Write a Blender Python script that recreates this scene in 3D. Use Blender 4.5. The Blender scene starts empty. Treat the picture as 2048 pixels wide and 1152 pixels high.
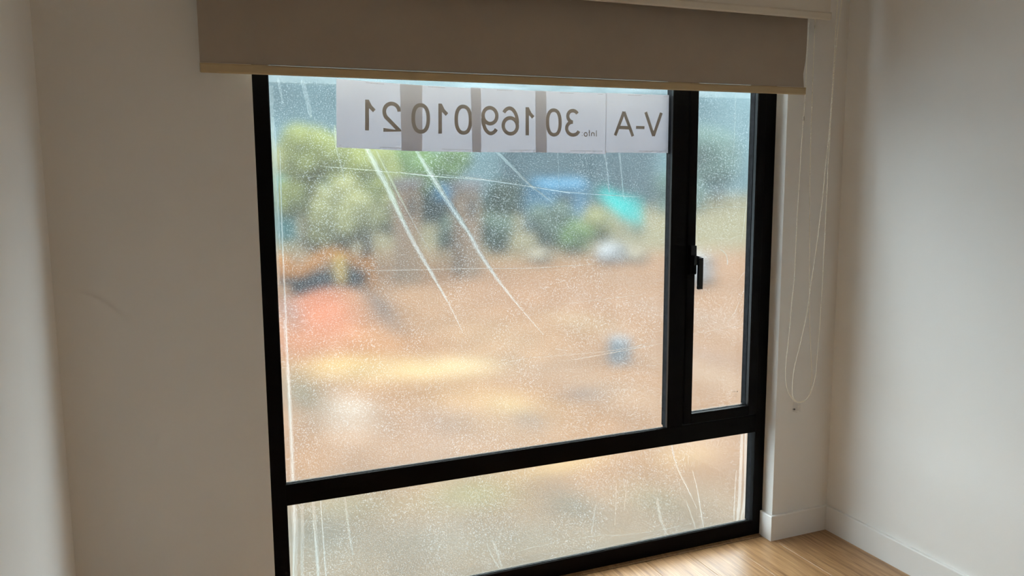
import bpy, bmesh, math, random
from mathutils import Vector, Matrix, noise
random.seed(7)
SC = bpy.context.scene
COL = SC.collection

# ------------------------------------------------------------------ camera
F, PX, PY = 1661.245, 995.52, 548.81
YAW, PITCH, ROLL = 0.38466, 0.13368, -0.00828
CAM = Vector((-0.12124, -2.60701, 1.52295))
fw = Vector((math.sin(YAW)*math.cos(PITCH), math.cos(YAW)*math.cos(PITCH), -math.sin(PITCH)))
rt0 = Vector((math.cos(YAW), -math.sin(YAW), 0)); up0 = rt0.cross(fw)
rt = rt0*math.cos(ROLL) + up0*math.sin(ROLL)
up = -rt0*math.sin(ROLL) + up0*math.cos(ROLL)
cd = bpy.data.cameras.new('camera'); cam = bpy.data.objects.new('camera', cd); COL.objects.link(cam)
cd.sensor_width = 36; cd.lens = F*36/2048
cd.shift_x = (1024-PX)/2048; cd.shift_y = (PY-576)/2048
cd.clip_start = 0.02; cd.clip_end = 1000
cam.matrix_world = Matrix(((rt.x, up.x, -fw.x, CAM.x), (rt.y, up.y, -fw.y, CAM.y), (rt.z, up.z, -fw.z, CAM.z), (0, 0, 0, 1)))
SC.camera = cam

def ray(px, py): return fw + rt*((px-PX)/F) - up*((py-PY)/F)
def at(px, py, y):            # photo pixel -> point on the vertical plane at depth y
    d = ray(px, py); return CAM + d*((y-CAM.y)/d.y)
def gnd(px, py, z=-6.0):      # photo pixel -> point on a horizontal plane
    d = ray(px, py); return CAM + d*((z-CAM.z)/d.z)
def atx(px, py, x):
    d = ray(px, py); return CAM + d*((x-CAM.x)/d.x)

# ------------------------------------------------------------------ daylight and exposure
SKY = 8.1
W = bpy.data.worlds.new('overcast_sky'); SC.world = W; W.use_nodes = True
nt = W.node_tree; nt.nodes.clear()
wo = nt.nodes.new('ShaderNodeOutputWorld'); bg = nt.nodes.new('ShaderNodeBackground')
tc = nt.nodes.new('ShaderNodeTexCoord'); sp = nt.nodes.new('ShaderNodeSeparateXYZ')
cr = nt.nodes.new('ShaderNodeValToRGB')
cr.color_ramp.elements[0].position = 0.0; cr.color_ramp.elements[0].color = (0.40, 0.48, 0.56, 1)
cr.color_ramp.elements[1].position = 0.9; cr.color_ramp.elements[1].color = (1.40, 1.45, 1.50, 1)
nt.links.new(tc.outputs['Generated'], sp.inputs[0]); nt.links.new(sp.outputs['Z'], cr.inputs[0])
nt.links.new(cr.outputs[0], bg.inputs[0]); bg.inputs[1].default_value = SKY
nt.links.new(bg.outputs[0], wo.inputs[0])
SC.view_settings.view_transform = 'Standard'; SC.view_settings.look = 'None'
SC.view_settings.exposure = 0.0; SC.view_settings.gamma = 1.0
SC.view_settings.use_curve_mapping = False
SC.cycles.max_bounces = 14; SC.cycles.diffuse_bounces = 7; SC.cycles.transparent_max_bounces = 16
SC.cycles.sample_clamp_indirect = 40.0
SC.cycles.use_denoising = True
# added warm fill lamp, unseen behind the camera
ld = bpy.data.lights.new('added_fill_light', 'AREA'); ld.shape = 'DISK'; ld.size = .50; ld.energy = 2.2; ld.color = (1, .86, .68)
lo = bpy.data.objects.new('added_fill_light', ld); COL.objects.link(lo); lo.location = (0.9, -2.9, 2.455)

# ------------------------------------------------------------------ materials
def L(c): # sRGB 0-255 -> linear
    return tuple((v/255/12.92 if v/255 <= .04045 else ((v/255+.055)/1.055)**2.4) for v in c) + (1,)
class Mat:
    def __init__(s, name):
        s.m = bpy.data.materials.new(name); s.m.use_nodes = True
        s.t = s.m.node_tree; s.t.nodes.clear(); s.out = s.n('OutputMaterial')
    def n(s, k, **kw):
        q = s.t.nodes.new('ShaderNode'+k)
        for a, b in kw.items():
            if hasattr(q, a): setattr(q, a, b)
        return q
    def l(s, a, b): s.t.links.new(a, b)
    def noise(s, scale, detail=3, rough=.5, stretch=(1, 1, 1), coord='Object'):
        c = s.n('TexCoord'); mp = s.n('Mapping'); mp.inputs['Scale'].default_value = stretch
        x = s.n('TexNoise'); x.inputs['Scale'].default_value = scale; x.inputs['Detail'].default_value = detail
        x.inputs['Roughness'].default_value = rough
        s.l(c.outputs[coord], mp.inputs[0]); s.l(mp.outputs[0], x.inputs['Vector']); return x.outputs['Fac']
    def ramp(s, fac, stops):
        r = s.n('ValToRGB'); e = r.color_ramp.elements
        while len(e) < len(stops): e.new(.5)
        for i, (p, c) in enumerate(stops): e[i].position = p; e[i].color = c if len(c) == 4 else tuple(c)+(1,)
        s.l(fac, r.inputs[0]); return r.outputs[0]
    def bump(s, h, strength, dist=.01):
        b = s.n('Bump'); b.inputs['Strength'].default_value = strength; b.inputs['Distance'].default_value = dist
        s.l(h, b.inputs['Height']); return b.outputs[0]
def principled(name, col, rough=.6, var=.06, scale=8, bump=0, bscale=60, metal=0, spec=.5, stretch=(1, 1, 1), bdist=.002):
    M = Mat(name); p = M.n('BsdfPrincipled')
    c = col[:3]
    if var:
        f = M.noise(scale, stretch=stretch)
        o = M.ramp(f, [(.3, tuple(max(0, v*(1-var)) for v in c)), (.7, tuple(min(1, v*(1+var)) for v in c))]); M.l(o, p.inputs['Base Color'])
    else: p.inputs['Base Color'].default_value = c+(1,)
    p.inputs['Roughness'].default_value = rough; p.inputs['Metallic'].default_value = metal
    p.inputs['Specular IOR Level'].default_value = spec
    if bump: M.l(M.bump(M.noise(bscale, 4), bump, bdist), p.inputs['Normal'])
    M.l(p.outputs[0], M.out.inputs[0]); return M.m

m_wall = principled('warm_white_paint', (.83, .815, .79), .75, .015, 3, .25, 220, bdist=.0006, spec=.3)
m_ceil = principled('ceiling_paint', (.80, .79, .77), .8, .01)
m_skirt = principled('white_satin_skirting', (.82, .81, .79), .42, .01, 4, .05, 90)
m_frame = principled('black_powder_coated_aluminium', (.0022, .0022, .0025), .5, .1, 30, .1, 700, spec=.10, bdist=.0003)
m_handle = principled('black_satin_handle', (.003, .003, .0035), .28, .05, 30, spec=.30)
m_gasket = principled('dark_grey_rubber_gasket', (.016, .018, .021), .7, .35, 40, .4, 90, spec=.08)
m_front = principled('cream_blind_fabric', (.80, .75, .67), .9, .02, 14, .35, 900, bdist=.0004, spec=.1)
m_barf = principled('cream_blind_rail', (.76, .70, .60), .6, .02, 14, spec=.3)
m_joint = principled('dark_floor_joint', (.03, .02, .014), .8, .1)
m_bead = principled('ivory_plastic_beads', (.96, .92, .80), .3, .02, 20, spec=.9)
m_clip = principled('clear_plastic_joiner', (.5, .47, .42), .25, .02, 20)
m_screw = principled('black_screw', (.004, .004, .004), .4, .05)
m_ink = principled('print_showing_through_paper', (.42, .395, .375), .8, .05)
m_stamp = principled('pale_grey_etched_mark', (.25, .24, .23), .8, .05)

def fabric_rear():
    M = Mat('taupe_blackout_fabric'); p = M.n('BsdfPrincipled')
    f = M.noise(5, 4, .6); g = M.noise(900, 2)
    c = M.ramp(f, [(.3, (.42, .36, .30)), (.7, (.46, .395, .325))]); M.l(c, p.inputs['Base Color'])
    p.inputs['Roughness'].default_value = .92; p.inputs['Specular IOR Level'].default_value = .1
    M.l(M.bump(g, .3, .0004), p.inputs['Normal']); M.l(p.outputs[0], M.out.inputs[0]); return M.m
m_rear = fabric_rear()
m_barr = principled('beige_fabric_covered_bottom_bar', (.55, .43, .26), .65, .03, 20, .2, 500, spec=.3, bdist=.0004)

def wood(name, tint=1.0):
    M = Mat(name); p = M.n('BsdfPrincipled')
    oi = M.n('ObjectInfo'); c = M.n('TexCoord'); mp = M.n('Mapping')
    add = M.n('VectorMath', operation='ADD'); sc = M.n('VectorMath', operation='SCALE')
    cb = M.n('CombineXYZ'); M.l(oi.outputs['Random'], cb.inputs[0]); M.l(oi.outputs['Random'], cb.inputs[1])
    M.l(cb.outputs[0], sc.inputs[0]); sc.inputs['Scale'].default_value = 37
    M.l(c.outputs['Object'], add.inputs[0]); M.l(sc.outputs[0], add.inputs[1])
    mp.inputs['Scale'].default_value = (1, .035, 1); M.l(add.outputs[0], mp.inputs[0])
    n1 = M.n('TexNoise'); n1.inputs['Scale'].default_value = 66; n1.inputs['Detail'].default_value = 5; n1.inputs['Distortion'].default_value = .7
    n2 = M.n('TexNoise'); n2.inputs['Scale'].default_value = 330; n2.inputs['Detail'].default_value = 3
    M.l(mp.outputs[0], n1.inputs['Vector']); M.l(mp.outputs[0], n2.inputs['Vector'])
    mx = M.n('Math', operation='MULTIPLY_ADD'); mx.inputs[1].default_value = .45
    M.l(n2.outputs['Fac'], mx.inputs[0])
    m2 = M.n('Math', operation='MULTIPLY'); m2.inputs[1].default_value = .55; M.l(n1.outputs['Fac'], m2.inputs[0]); M.l(m2.outputs[0], mx.inputs[2])
    t = tint
    col = M.ramp(mx.outputs[0], [(.33, (.21*t, .098*t, .038*t)), (.46, (.37*t, .20*t, .086*t)), (.56, (.49*t, .285*t, .133*t)), (.68, (.60*t, .375*t, .19*t))])
    M.l(col, p.inputs['Base Color']); p.inputs['Roughness'].default_value = .33; p.inputs['Specular IOR Level'].default_value = .55
    M.l(M.bump(mx.outputs[0], .25, .0006), p.inputs['Normal']); M.l(p.outputs[0], M.out.inputs[0]); return M.m
m_wood = wood('oak_laminate', .88); m_thr = wood('brown_threshold_wood', .7)

def glass():
    M = Mat('window_glass'); tr = M.n('BsdfTransparent'); tr.inputs[0].default_value = (.93, .96, .955, 1)
    gl = M.n('BsdfGlossy'); gl.inputs['Roughness'].default_value = .02
    fr = M.n('Fresnel'); ge = M.n('NewGeometry'); mi = M.n('Mix', data_type='FLOAT'); mi.inputs[2].default_value = 1.45; mi.inputs[3].default_value = 1/1.45
    M.l(ge.outputs['Backfacing'], mi.inputs[0]); M.l(mi.outputs[0], fr.inputs[0]); mx = M.n('MixShader')
    M.l(fr.outputs[0], mx.inputs[0]); M.l(tr.outputs[0], mx.inputs[1]); M.l(gl.outputs[0], mx.inputs[2]); M.l(mx.outputs[0], M.out.inputs[0]); return M.m
m_glass = glass()

def clear_film(name, milk):
    M = Mat(name); tr = M.n('BsdfTransparent'); tr.inputs[0].default_value = (.95, .97, .97, 1); tl = M.n('BsdfTranslucent'); tl.inputs[0].default_value = (.78, .86, .90, 1)
    mx = M.n('MixShader'); M.l(M.ramp(M.noise(60, 3, .6, (.1, 1, 1)), [(.35, (milk*.6,)*3), (.7, (milk*1.4,)*3)]), mx.inputs[0])
    M.l(tr.outputs[0], mx.inputs[1]); M.l(tl.outputs[0], mx.inputs[2]); M.l(mx.outputs[0], M.out.inputs[0]); return M.m
def film(name, milk, rough, speck=.35, ior=1.03, milkcol=(.78, .86, .90, 1), va=.04):
    """thin polythene: blurs what lies behind it (rough refraction) and scatters daylight (translucent), dotted with dust and droplets"""
    M = Mat(name)
    rf = M.n('BsdfRefraction'); rf.inputs['IOR'].default_value = ior; rf.inputs['Roughness'].default_value = rough
    rf.inputs[0].default_value = (.97, .97, .95, 1)
    tl = M.n('BsdfTranslucent'); tl.inputs[0].default_value = milkcol
    tl.inputs[0].default_value = milkcol
    mx = M.n('MixShader')
    big = M.noise(2.2, 5, .6, (1, 1, .55)); streak = M.noise(9, 4, .6, (1, 1, .12))
    dots = M.noise(330, .5, .5)
    d = M.ramp(dots, [(.58, (0, 0, 0)), (.68, (1, 1, 1))])
    a = M.n('Math', operation='MULTIPLY_ADD'); a.inputs[1].default_value = va; a.inputs[2].default_value = milk-va; M.l(big, a.inputs[0])
    b = M.n('Math', operation='MULTIPLY_ADD'); b.inputs[1].default_value = va; M.l(streak, b.inputs[0]); M.l(a.outputs[0], b.inputs[2])
    c = M.n('Math', operation='MULTIPLY_ADD'); c.inputs[1].default_value = speck; M.l(d, c.inputs[0]); M.l(b.outputs[0], c.inputs[2])
    c.use_clamp = True
    M.l(c.outputs[0], mx.inputs[0]); M.l(rf.outputs[0], mx.inputs[1]); M.l(tl.outputs[0], mx.inputs[2])
    M.l(mx.outputs[0], M.out.inputs[0]); return M.m
m_film = film('milky_plastic_film', .042, .50, .13, va=.022)
m_fold = film('folded_plastic_film', .12, .45, .06, va=.05)
m_foldt = film('thin_film_wrinkle', .065, .5, .03, va=.02)
m_tape = clear_film('clear_tape', .09)
m_clear_added = clear_film('clear_film', .06)
m_seal = film('pale_sealant', .04, .5, .02, va=.02, milkcol=(.62, .67, .72, 1))

def paper():
    M = Mat('white_office_paper'); tl = M.n('BsdfTranslucent'); df = M.n('BsdfDiffuse'); mx = M.n('MixShader')
    f = M.noise(14, 6, .7); g = M.noise(300, 2)
    M.l(M.ramp(f, [(.3, (.42, .455, .55)), (.7, (.50, .53, .63))]), tl.inputs[0]); df.inputs[0].default_value = (.82, .82, .85, 1)
    mx.inputs[0].default_value = .80; M.l(tl.outputs[0], mx.inputs[1]); M.l(df.outputs[0], mx.inputs[2])
    M.l(mx.outputs[0], M.out.inputs[0]); return M.m
m_paper = paper()

# ------------------------------------------------------------------ geometry helpers
def bm_box(bm, a, b, bev=0, seg=2):
    a = Vector(a); b = Vector(b); lo = Vector(map(min, a, b)); hi = Vector(map(max, a, b))
    r = bmesh.ops.create_cube(bm, size=1); vs = r['verts']
    for v in vs: v.co = Vector(((lo.x+hi.x)/2+v.co.x*(hi.x-lo.x), (lo.y+hi.y)/2+v.co.y*(hi.y-lo.y), (lo.z+hi.z)/2+v.co.z*(hi.z-lo.z)))
    if bev:
        es = list({e for v in vs for e in v.link_edges})
        bmesh.ops.bevel(bm, geom=es, offset=bev, segments=seg, profile=.7, affect='EDGES')
def bm_prism(bm, poly, axis, t0, t1):
    """poly: 2-D outline in the two other axes, extruded along axis"""
    def mk(u, w, t): return {'x': (t, u, w), 'y': (u, t, w), 'z': (u, w, t)}[axis]
    A = [bm.verts.new(mk(u, w, t0)) for u, w in poly]; B = [bm.verts.new(mk(u, w, t1)) for u, w in poly]
    n = len(poly)
    bm.faces.new(A); bm.faces.new(B[::-1])
    for i in range(n): bm.faces.new((A[i], B[i], B[(i+1) % n], A[(i+1) % n]))
def bm_tube(bm, pts, r, n=10, cap=True):
    rings = []
    for i, p in enumerate(pts):
        p = Vector(p); t = (Vector(pts[min(i+1, len(pts)-1)])-Vector(pts[max(i-1, 0)])).normalized()
        a = t.orthogonal().normalized(); b = t.cross(a)
        rr = r[i] if isinstance(r, (list, tuple)) else r
        rings.append([bm.verts.new(p+(a*math.cos(k*2*math.pi/n)+b*math.sin(k*2*math.pi/n))*rr) for k in range(n)])
    for A, B in zip(rings, rings[1:]):
        for k in range(n): bm.faces.new((A[k], A[(k+1) % n], B[(k+1) % n], B[k]))
    if cap: bm.faces.new(rings[0][::-1]); bm.faces.new(rings[-1])
def link(name, bm, mat, parent=None, smooth=False, kind=None):
    bmesh.ops.recalc_face_normals(bm, faces=bm.faces)
    me = bpy.data.meshes.new(name); bm.to_mesh(me); bm.free()
    if smooth:
        for f in me.polygons: f.use_smooth = True
    me.materials.append(mat); o = bpy.data.objects.new(name, me); COL.objects.link(o)
    if parent: o.parent = parent
    if kind: o['kind'] = kind
    return o
def box(name, a, b, mat, parent=None, bev=0, kind=None, loc=None):
    bm = bmesh.new(); bm_box(bm, a, b, bev); return link(name, bm, mat, parent, kind=kind)
def empty(name, loc=(0, 0, 0)):
    o = bpy.data.objects.new(name, None); COL.objects.link(o); o.location = loc; o.empty_display_size = .1; return o
def place(o, root):           # child built in world coordinates under an Empty that is not at the origin
    o.parent = root; o.matrix_parent_inverse = Matrix.Translation(root.location).inverted(); return o
def tag(o, label=None, cat=None, group=None, kind=None):
    if label: o['label'] = label
    if cat: o['category'] = cat
    if group: o['group'] = group
    if kind: o['kind'] = kind
    return o

# ------------------------------------------------------------------ room dimensions
XL, XR = -0.407, 2.3785       # left and right walls
YW = -0.0594                  # inner face of the window wall
YB = -4.3                     # wall behind the camera
H = 2.55
WX0, WX1 = 0.1464, 2.0964     # window opening
WH = 2.30                     # head of the opening
YO = 0.16                     # outer face of window wall

# window wall: three masses around the opening, one mesh
bm = bmesh.new()
bm_box(bm, (XL-.2, YW, -.15), (WX0, .05, H+.1)); bm_box(bm, (WX1, YW, -.15), (XR+.2, .05, H+.1)); bm_box(bm, (WX0, YW, WH), (WX1, .05, H+.1))
bm_box(bm, (XL-.2, .05, -.25), (WX0-.11, YO, H+.1)); bm_box(bm, (WX1+.14, .05, -.25), (XR+.2, YO, H+.1)); bm_box(bm, (WX0-.11, .05, WH+.08), (WX1+.14, YO, H+.1))
bm_box(bm, (WX0, 0.0, -.25), (WX1, .05, -.001)); bm_box(bm, (WX0-.11, .05, -.35), (WX1+.14, YO, -.10))
tag(link('wall_back', bm, m_wall), 'warm white painted wall around the tall black window', kind='structure')
tag(box('wall_left', (XL-.2, YB, -.15), (XL, YW, H+.1), m_wall), 'white wall at the left edge of the picture', kind='structure')
tag(box('wall_right', (XR, YB, -.15), (XR+.2, YW, H+.1), m_wall), 'white wall on the right lit softly by the window', kind='structure')
tag(box('wall_front', (XL-.2, YB-.2, -.15), (XR+.2, YB, H+.1), m_wall), kind='structure')
tag(box('ceiling', (XL, YB, H), (XR, YW, H+.1), m_ceil), kind='structure')

# floor: sub-base with planks running towards the window
fl = tag(box('floor', (XL, YB, -.15), (XR, 0.0, -.012), m_joint), 'light oak laminate floor in the corner under the window', kind='structure')
PW = 0.1915
seams = []
x = 2.101
while x > XL: seams.append(x); x -= PW
seams = [XR-.001] + seams + [XL+.001]
k = 0
for i in range(len(seams)-1):
    x1, x0 = seams[i], seams[i+1]
    if i == 0: x0 = seams[1]
    y = -0.022; first = 0.55+0.37*((i*5) % 3)+.25
    while y > YB+.02:
        ln = first if y > -.05 else 1.28
        y0 = max(y-ln, YB+.002)
        yy = y
        segs = [(x0, x1, y0, yy)]
        if x0 > WX1-.01 and y > -.05:   # the plank is notched around the wall nib
            segs = [(x0, x1, y0, YW-.002)]
        for a0, a1, b0, b1 in segs:
            bm = bmesh.new(); cx, cy = (a0+a1)/2, (b0+b1)/2
            bm_box(bm, (a0+.0007-cx, b0+.0005-cy, -.012), (a1-.0007-cx, b1-.0005-cy, 0), .0011, 1)
            o = link('plank', bm, m_wood, fl); o.location = (cx, cy, 0)
        y = y0
# threshold strip between window frame and planks
bm = bmesh.new(); bm_prism(bm, [(-.0185, -.012), (-.0185, -.0008), (-.016, .0015), (-.001, .004), (-.001, -.012)], 'x', WX0, WX1)
for v in bm.verts: pass
tag(link('trim_1', bm, m_thr), 'thin brown wooden threshold strip between black frame and oak planks', kind='structure')

# skirting boards
HS, TS = 0.104, 0.0141
def skirt(name, prof_axis, a, b, fixed, sgn, label, mitre=(0, 0)):
    """board lying against a wall; profile with a small rounded top lip"""
    prof = [(0, 0), (TS, 0), (TS, HS-.004), (TS-.0012, HS-.001), (TS-.004, HS), (0, HS)]
    bm = bmesh.new(); ends = []
    for e, (t, mi) in enumerate(((a, mitre[0]), (b, mitre[1]))):
        ring = []
        for d, z in prof:
            tt = t + mi*d
            if prof_axis == 'x': ring.append(bm.verts.new((tt, fixed+sgn*d, z)))
            else: ring.append(bm.verts.new((fixed+sgn*d, tt, z)))
        ends.append(ring)
    A, B = ends; n = len(prof)
    bm.faces.new(A); bm.faces.new(B[::-1])
    for i in range(n): bm.faces.new((A[i], B[i], B[(i+1) % n], A[(i+1) % n]))
    return tag(link(name, bm, m_skirt), label, kind='structure')
skirt('baseboard_back', 'x', WX1, XR, YW, -1, 'white skirting board on the short wall right of the window', (-1, -1))
skirt('baseboard_reveal', 'y', YW, -.003, WX1, -1, 'short white skirting return beside the black window frame', (-1, 0))
skirt('baseboard_right', 'y', YW, YB, XR, -1, 'white skirting board running along the right wall', (-1, 0))
skirt('baseboard_left', 'y', YW, YB, XL, 1, 'white skirting board along the left wall', (-1, 0))
skirt('baseboard_back_left', 'x', XL, WX0, YW, -1, 'white skirting board left of the window', (1, 0))

# ------------------------------------------------------------------ window
win = tag(empty('window_1', (0, 0, 0)), 'tall black framed window with fixed panes and a narrow casement', kind='structure')
YF0, YF1 = 0.0, 0.0455
YG = 0.036                    # inner glass surface
ZT0, ZT1 = 0.4398, 0.511      # transom
ZB = 0.0665                   # bottom rail top
XLF, XMF, XM2 = 0.1975, 1.628, 1.698
def rail_h(name, x0, x1, z0, z1, ledge=None):
    bm = bmesh.new()
    if ledge: bm_prism(bm, [(YF0, z0), (YF1, z0), (YF1, z1-.016), (YG+.001, ledge), (.020, ledge+.0035), (.019, ledge+.0015), (.004, z1), (YF0, z1-.002)], 'x', x0, x1)
    else: bm_box(bm, (x0, YF0, z0), (x1, YF1, z1), .0012, 1)
    return link(name, bm, m_frame, win)
box('frame_stile', (WX0+.001, YF0, 0), (XLF, YF1, WH), m_frame, win, .0012)
box('frame_stile', (2.047, YF0, 0), (WX1-.001, YF1, WH), m_frame, win, .0012)
rail_h('bottom_rail', XLF, 2.047, 0.0, ZB, .056)
rail_h('transom', XLF, 2.047, ZT0, ZT1, .5045)
rail_h('top_rail', XLF, 2.047, WH-.06, WH)
box('mullion', (XMF+.004, YF0, ZT1), (XM2, YF1, WH-.06), m_frame, win, .0012)
# raised inner glazing beads (thin rounded lips that catch light)
bm = bmesh.new()
bm_prism(bm, [(XMF, .0006), (XMF+.004, -.0004), (XMF+.006, .004), (XMF+.006, .014), (XMF+.0015, .014)], 'z', ZT1, WH-.06)
link('glazing_bead', bm, m_handle, win)
bm = bmesh.new()
bm_prism(bm, [(XLF+.0035, .004), (XLF+.0045, .010), (XLF+.0045, .020), (XLF-.002, .020), (XLF-.002, .002)], 'z', ZT1, WH-.06)
link('glazing_bead', bm, m_gasket, win)
bm = bmesh.new()
bm_prism(bm, [(XLF+.0035, .004), (XLF+.0045, .010), (XLF+.0045, .020), (XLF-.002, .020), (XLF-.002, .002)], 'z', ZB-.008, ZT0)
link('glazing_bead', bm, m_gasket, win)
bm = bmesh.new()
bm_prism(bm, [(2.0495, .002), (2.053, -.0006), (2.056, .002), (2.056, .012), (2.0505, .012)], 'z', ZB, ZT0)
# gaskets: wavy smeared sealant strip deep in the rebate
def gasket(pts_a, pts_b, name='gasket', mat=None, parent=None, jit=.0012, n=60, t=.0008, seed=0):
    """ragged ribbon between two 3-D lines a and b"""
    bm = bmesh.new(); prev = None; a0, a1 = map(Vector, pts_a); b0, b1 = map(Vector, pts_b)
    for i in range(n+1):
        f = i/n; A = a0.lerp(a1, f); B = b0.lerp(b1, f); d = (B-A).normalized()
        j = noise.noise(Vector((seed*7.3, i*.55, 1.7)))*jit+noise.noise(Vector((seed*3.1, i*.13, 8)))*jit
        v = (bm.verts.new(A), bm.verts.new(B+d*j))
        if prev: bm.faces.new((prev[0], prev[1], v[1], v[0]))
        prev = v
    r = bmesh.ops.extrude_face_region(bm, geom=bm.faces[:])
    nrm = (a1-a0).cross(b0-a0).normalized()
    for e in r['geom']:
        if isinstance(e, bmesh.types.BMVert): e.co += nrm*t
    return link(name, bm, mat or m_gasket, parent or win)
def vgasket(x, z0, z1, seed, par=None, s=1):
    return gasket(((x, YG, z0), (x, YG, z1)), ((x, .017, z0), (x, .017, z1)), seed=seed, parent=par, jit=.0016, t=.0006*s)
vgasket(XMF+.0032, ZT1-.005, WH-.06, 1)
box('frame_rebate', (2.0462, YF0+.004, ZB-.01), (2.0472, YF1, ZT0), m_frame, win)
vgasket(2.0459, ZB-.008, ZT0, 2)
# glass panes
pane_up = box('glass_pane', (XLF-.01, YG, ZT1-.012), (XMF+.004, YG+.006, WH-.055), m_glass, win)
pane_lo = box('glass_pane', (XLF-.01, YG, ZB-.018), (2.0475, YG+.006, ZT0+.01), m_glass, win)
# pale sealant smears along the feet of the panes and up the left edge
def hseal(x0, x1, z, h, seed, par): return gasket(((x0, YG-.0012, z), (x1, YG-.0012, z)), ((x0, YG-.0012, z+h), (x1, YG-.0012, z+h)), 'sealant_bead', m_seal, par, .0016, 160, .0008, seed)
hseal(XLF, XMF+.003, .5035, .0045, 3, pane_up); hseal(XLF, 2.046, .0545, .0062, 4, pane_lo)
gasket(((XLF+.004, YG-.0012, 1.15), (XLF+.004, YG-.0012, 1.76)), ((XLF+.0145, YG-.0012, 1.15), (XLF+.0195, YG-.0012, 1.76)), 'sealant_bead', m_seal, pane_up, .003, 120, .0008, 5)

# sash (opening casement) with its own frame, pane and handle
SX0, SX1, SZ0 = 1.701, 2.0455, 0.5145
SI0, SI1, SIZ = 1.7365, 2.0065, 0.5555
sash = link('sash', (lambda bm: (bm_box(bm, (SX0, -.004, SZ0), (SI0, .0455, WH-.062), .0015, 1), bm_box(bm, (SI1, -.004, SZ0), (SX1, .0455, WH-.062), .0015, 1),
    bm_prism(bm, [(-.004, SZ0), (.0455, SZ0), (.0455, SIZ-.012), (YG+.001, SIZ-.004), (.022, SIZ-.002), (.020, SIZ-.004), (.003, SIZ), (-.004, SIZ-.0015)], 'x', SI0, SI1),
    bm_box(bm, (SI0, -.004, WH-.11), (SI1, .0455, WH-.062)), bm)[-1])(bmesh.new()), m_frame, win)
sp_ = box('glass_pane', (SI0-.008, YG, SIZ-.012), (SI1+.004, YG+.006, WH-.1), m_glass, sash)
vgasket(SI1-.0010, SIZ-.006, WH-.11, 6, sash)
bm = bmesh.new(); bm_prism(bm, [(SI1-.003, -.0045), (SI1+.001, -.0062), (SI1+.003, -.004), (SI1+.002, .010), (SI1-.0025, .010)], 'z', SIZ-.002, WH-.11)
link('glazing_bead', bm, m_handle, sash)
gasket(((SI0, YG-.0012, SIZ-.006), (SI1, YG-.0012, SIZ-.006)), ((SI0, YG-.0012, SIZ+.0015), (SI1, YG-.0012, SIZ+.0015)), 'sealant_bead', m_seal, sash, .003, 80, .0008, 9)
# handle
bm = bmesh.new(); Y0 = -.004
bm_box(bm, (1.7075, Y0, 1.100), (1.7335, -.0165, 1.2095), .0025)
bm_box(bm, (1.7105, -.0165, 1.104), (1.7325, -.019, 1.158), .001)
# neck: sloped block that leaves the plate and carries the lever
bm_prism(bm, [(1.709, 1.138), (1.709, 1.172), (1.718, 1.174), (1.743, 1.166), (1.743, 1.138)], 'y', -.0165, -.038)
bm_box(bm, (1.7240, -.034, 1.047), (1.7435, -.046, 1.166), .0022)
link('handle', bm, m_handle, sash)
# tiny etched mark on the casement pane
bm = bmesh.new()
def dash(bm, a, b, w, y, sag=0):
    A = at(a[0], a[1], y); B = at(b[0], b[1], y); d = (B-A).normalized(); n = Vector((-d.z, 0, d.x))*w/2
    vs = [bm.verts.new(A+n), bm.verts.new(B+n), bm.verts.new(B-n), bm.verts.new(A-n)]; bm.faces.new(vs)
yy = YG-.0004
rnd = random.Random(3)
for (px0, py0, px1) in ((1464.2, 784.6, 1471.5), (1466.5, 790.2, 1472.8), (1465.5, 793, 1473)):
    x = px0
    while x < px1:
        w = rnd.uniform(.5, 1.2); dash(bm, (x, py0-.12*(x-px0)), (x+w, py0-.12*(x-px0)-.1), .0007, yy); x += w+.35
for q in ((1464.5, 783.2, 1471.8, 782.2),): dash(bm, q[:2], q[2:], .0007, yy)
vs = [bm.verts.new(at(*q, yy)) for q in ((1473.3, 782.4), (1475.8, 781.9), (1474.6, 785))]; bm.faces.new(vs)
link('etched_mark', bm, m_stamp, sash)

# ------------------------------------------------------------------ plastic film taped over the outside of the window
YP = 0.078
fx0, fx1, fz0, fz1 = WX0-.10, WX1+.13, -.09, WH+.07
def film_y(x, z):
    return YP + .004*noise.noise(Vector((x*2.2, z*2.2, .3))) + .0016*noise.noise(Vector((x*9+3, z*5, 4)))
bm = bmesh.new(); nx, nz = 110, 120; g = []
for i in range(nx+1):
    row = []
    for j in range(nz+1):
        X = fx0+(fx1-fx0)*i/nx; Z = fz0+(fz1-fz0)*j/nz
        row.append(bm.verts.new((X, film_y(X, Z), Z)))
    g.append(row)
for i in range(nx):
    for j in range(nz): bm.faces.new((g[i][j], g[i][j+1], g[i+1][j+1], g[i+1][j]))
film_o = link('plastic_film', bm, m_film, smooth=True)
# added clear area behind and above the paper sign lets daylight straight onto the sheets
film_o.data.materials.append(m_clear_added)
cA, cB, cC = at(682, 286, YP), at(1328, 296, YP), at(1000, 150, YP)
for f in film_o.data.polygons:
    c = f.center
    if c.z > 1.822 or (cA.x < c.x < cB.x and cA.z < c.z): f.material_index = 1
tag(film_o, 'milky creased plastic sheet stretched over the outside of the whole window', 'plastic sheet')

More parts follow.
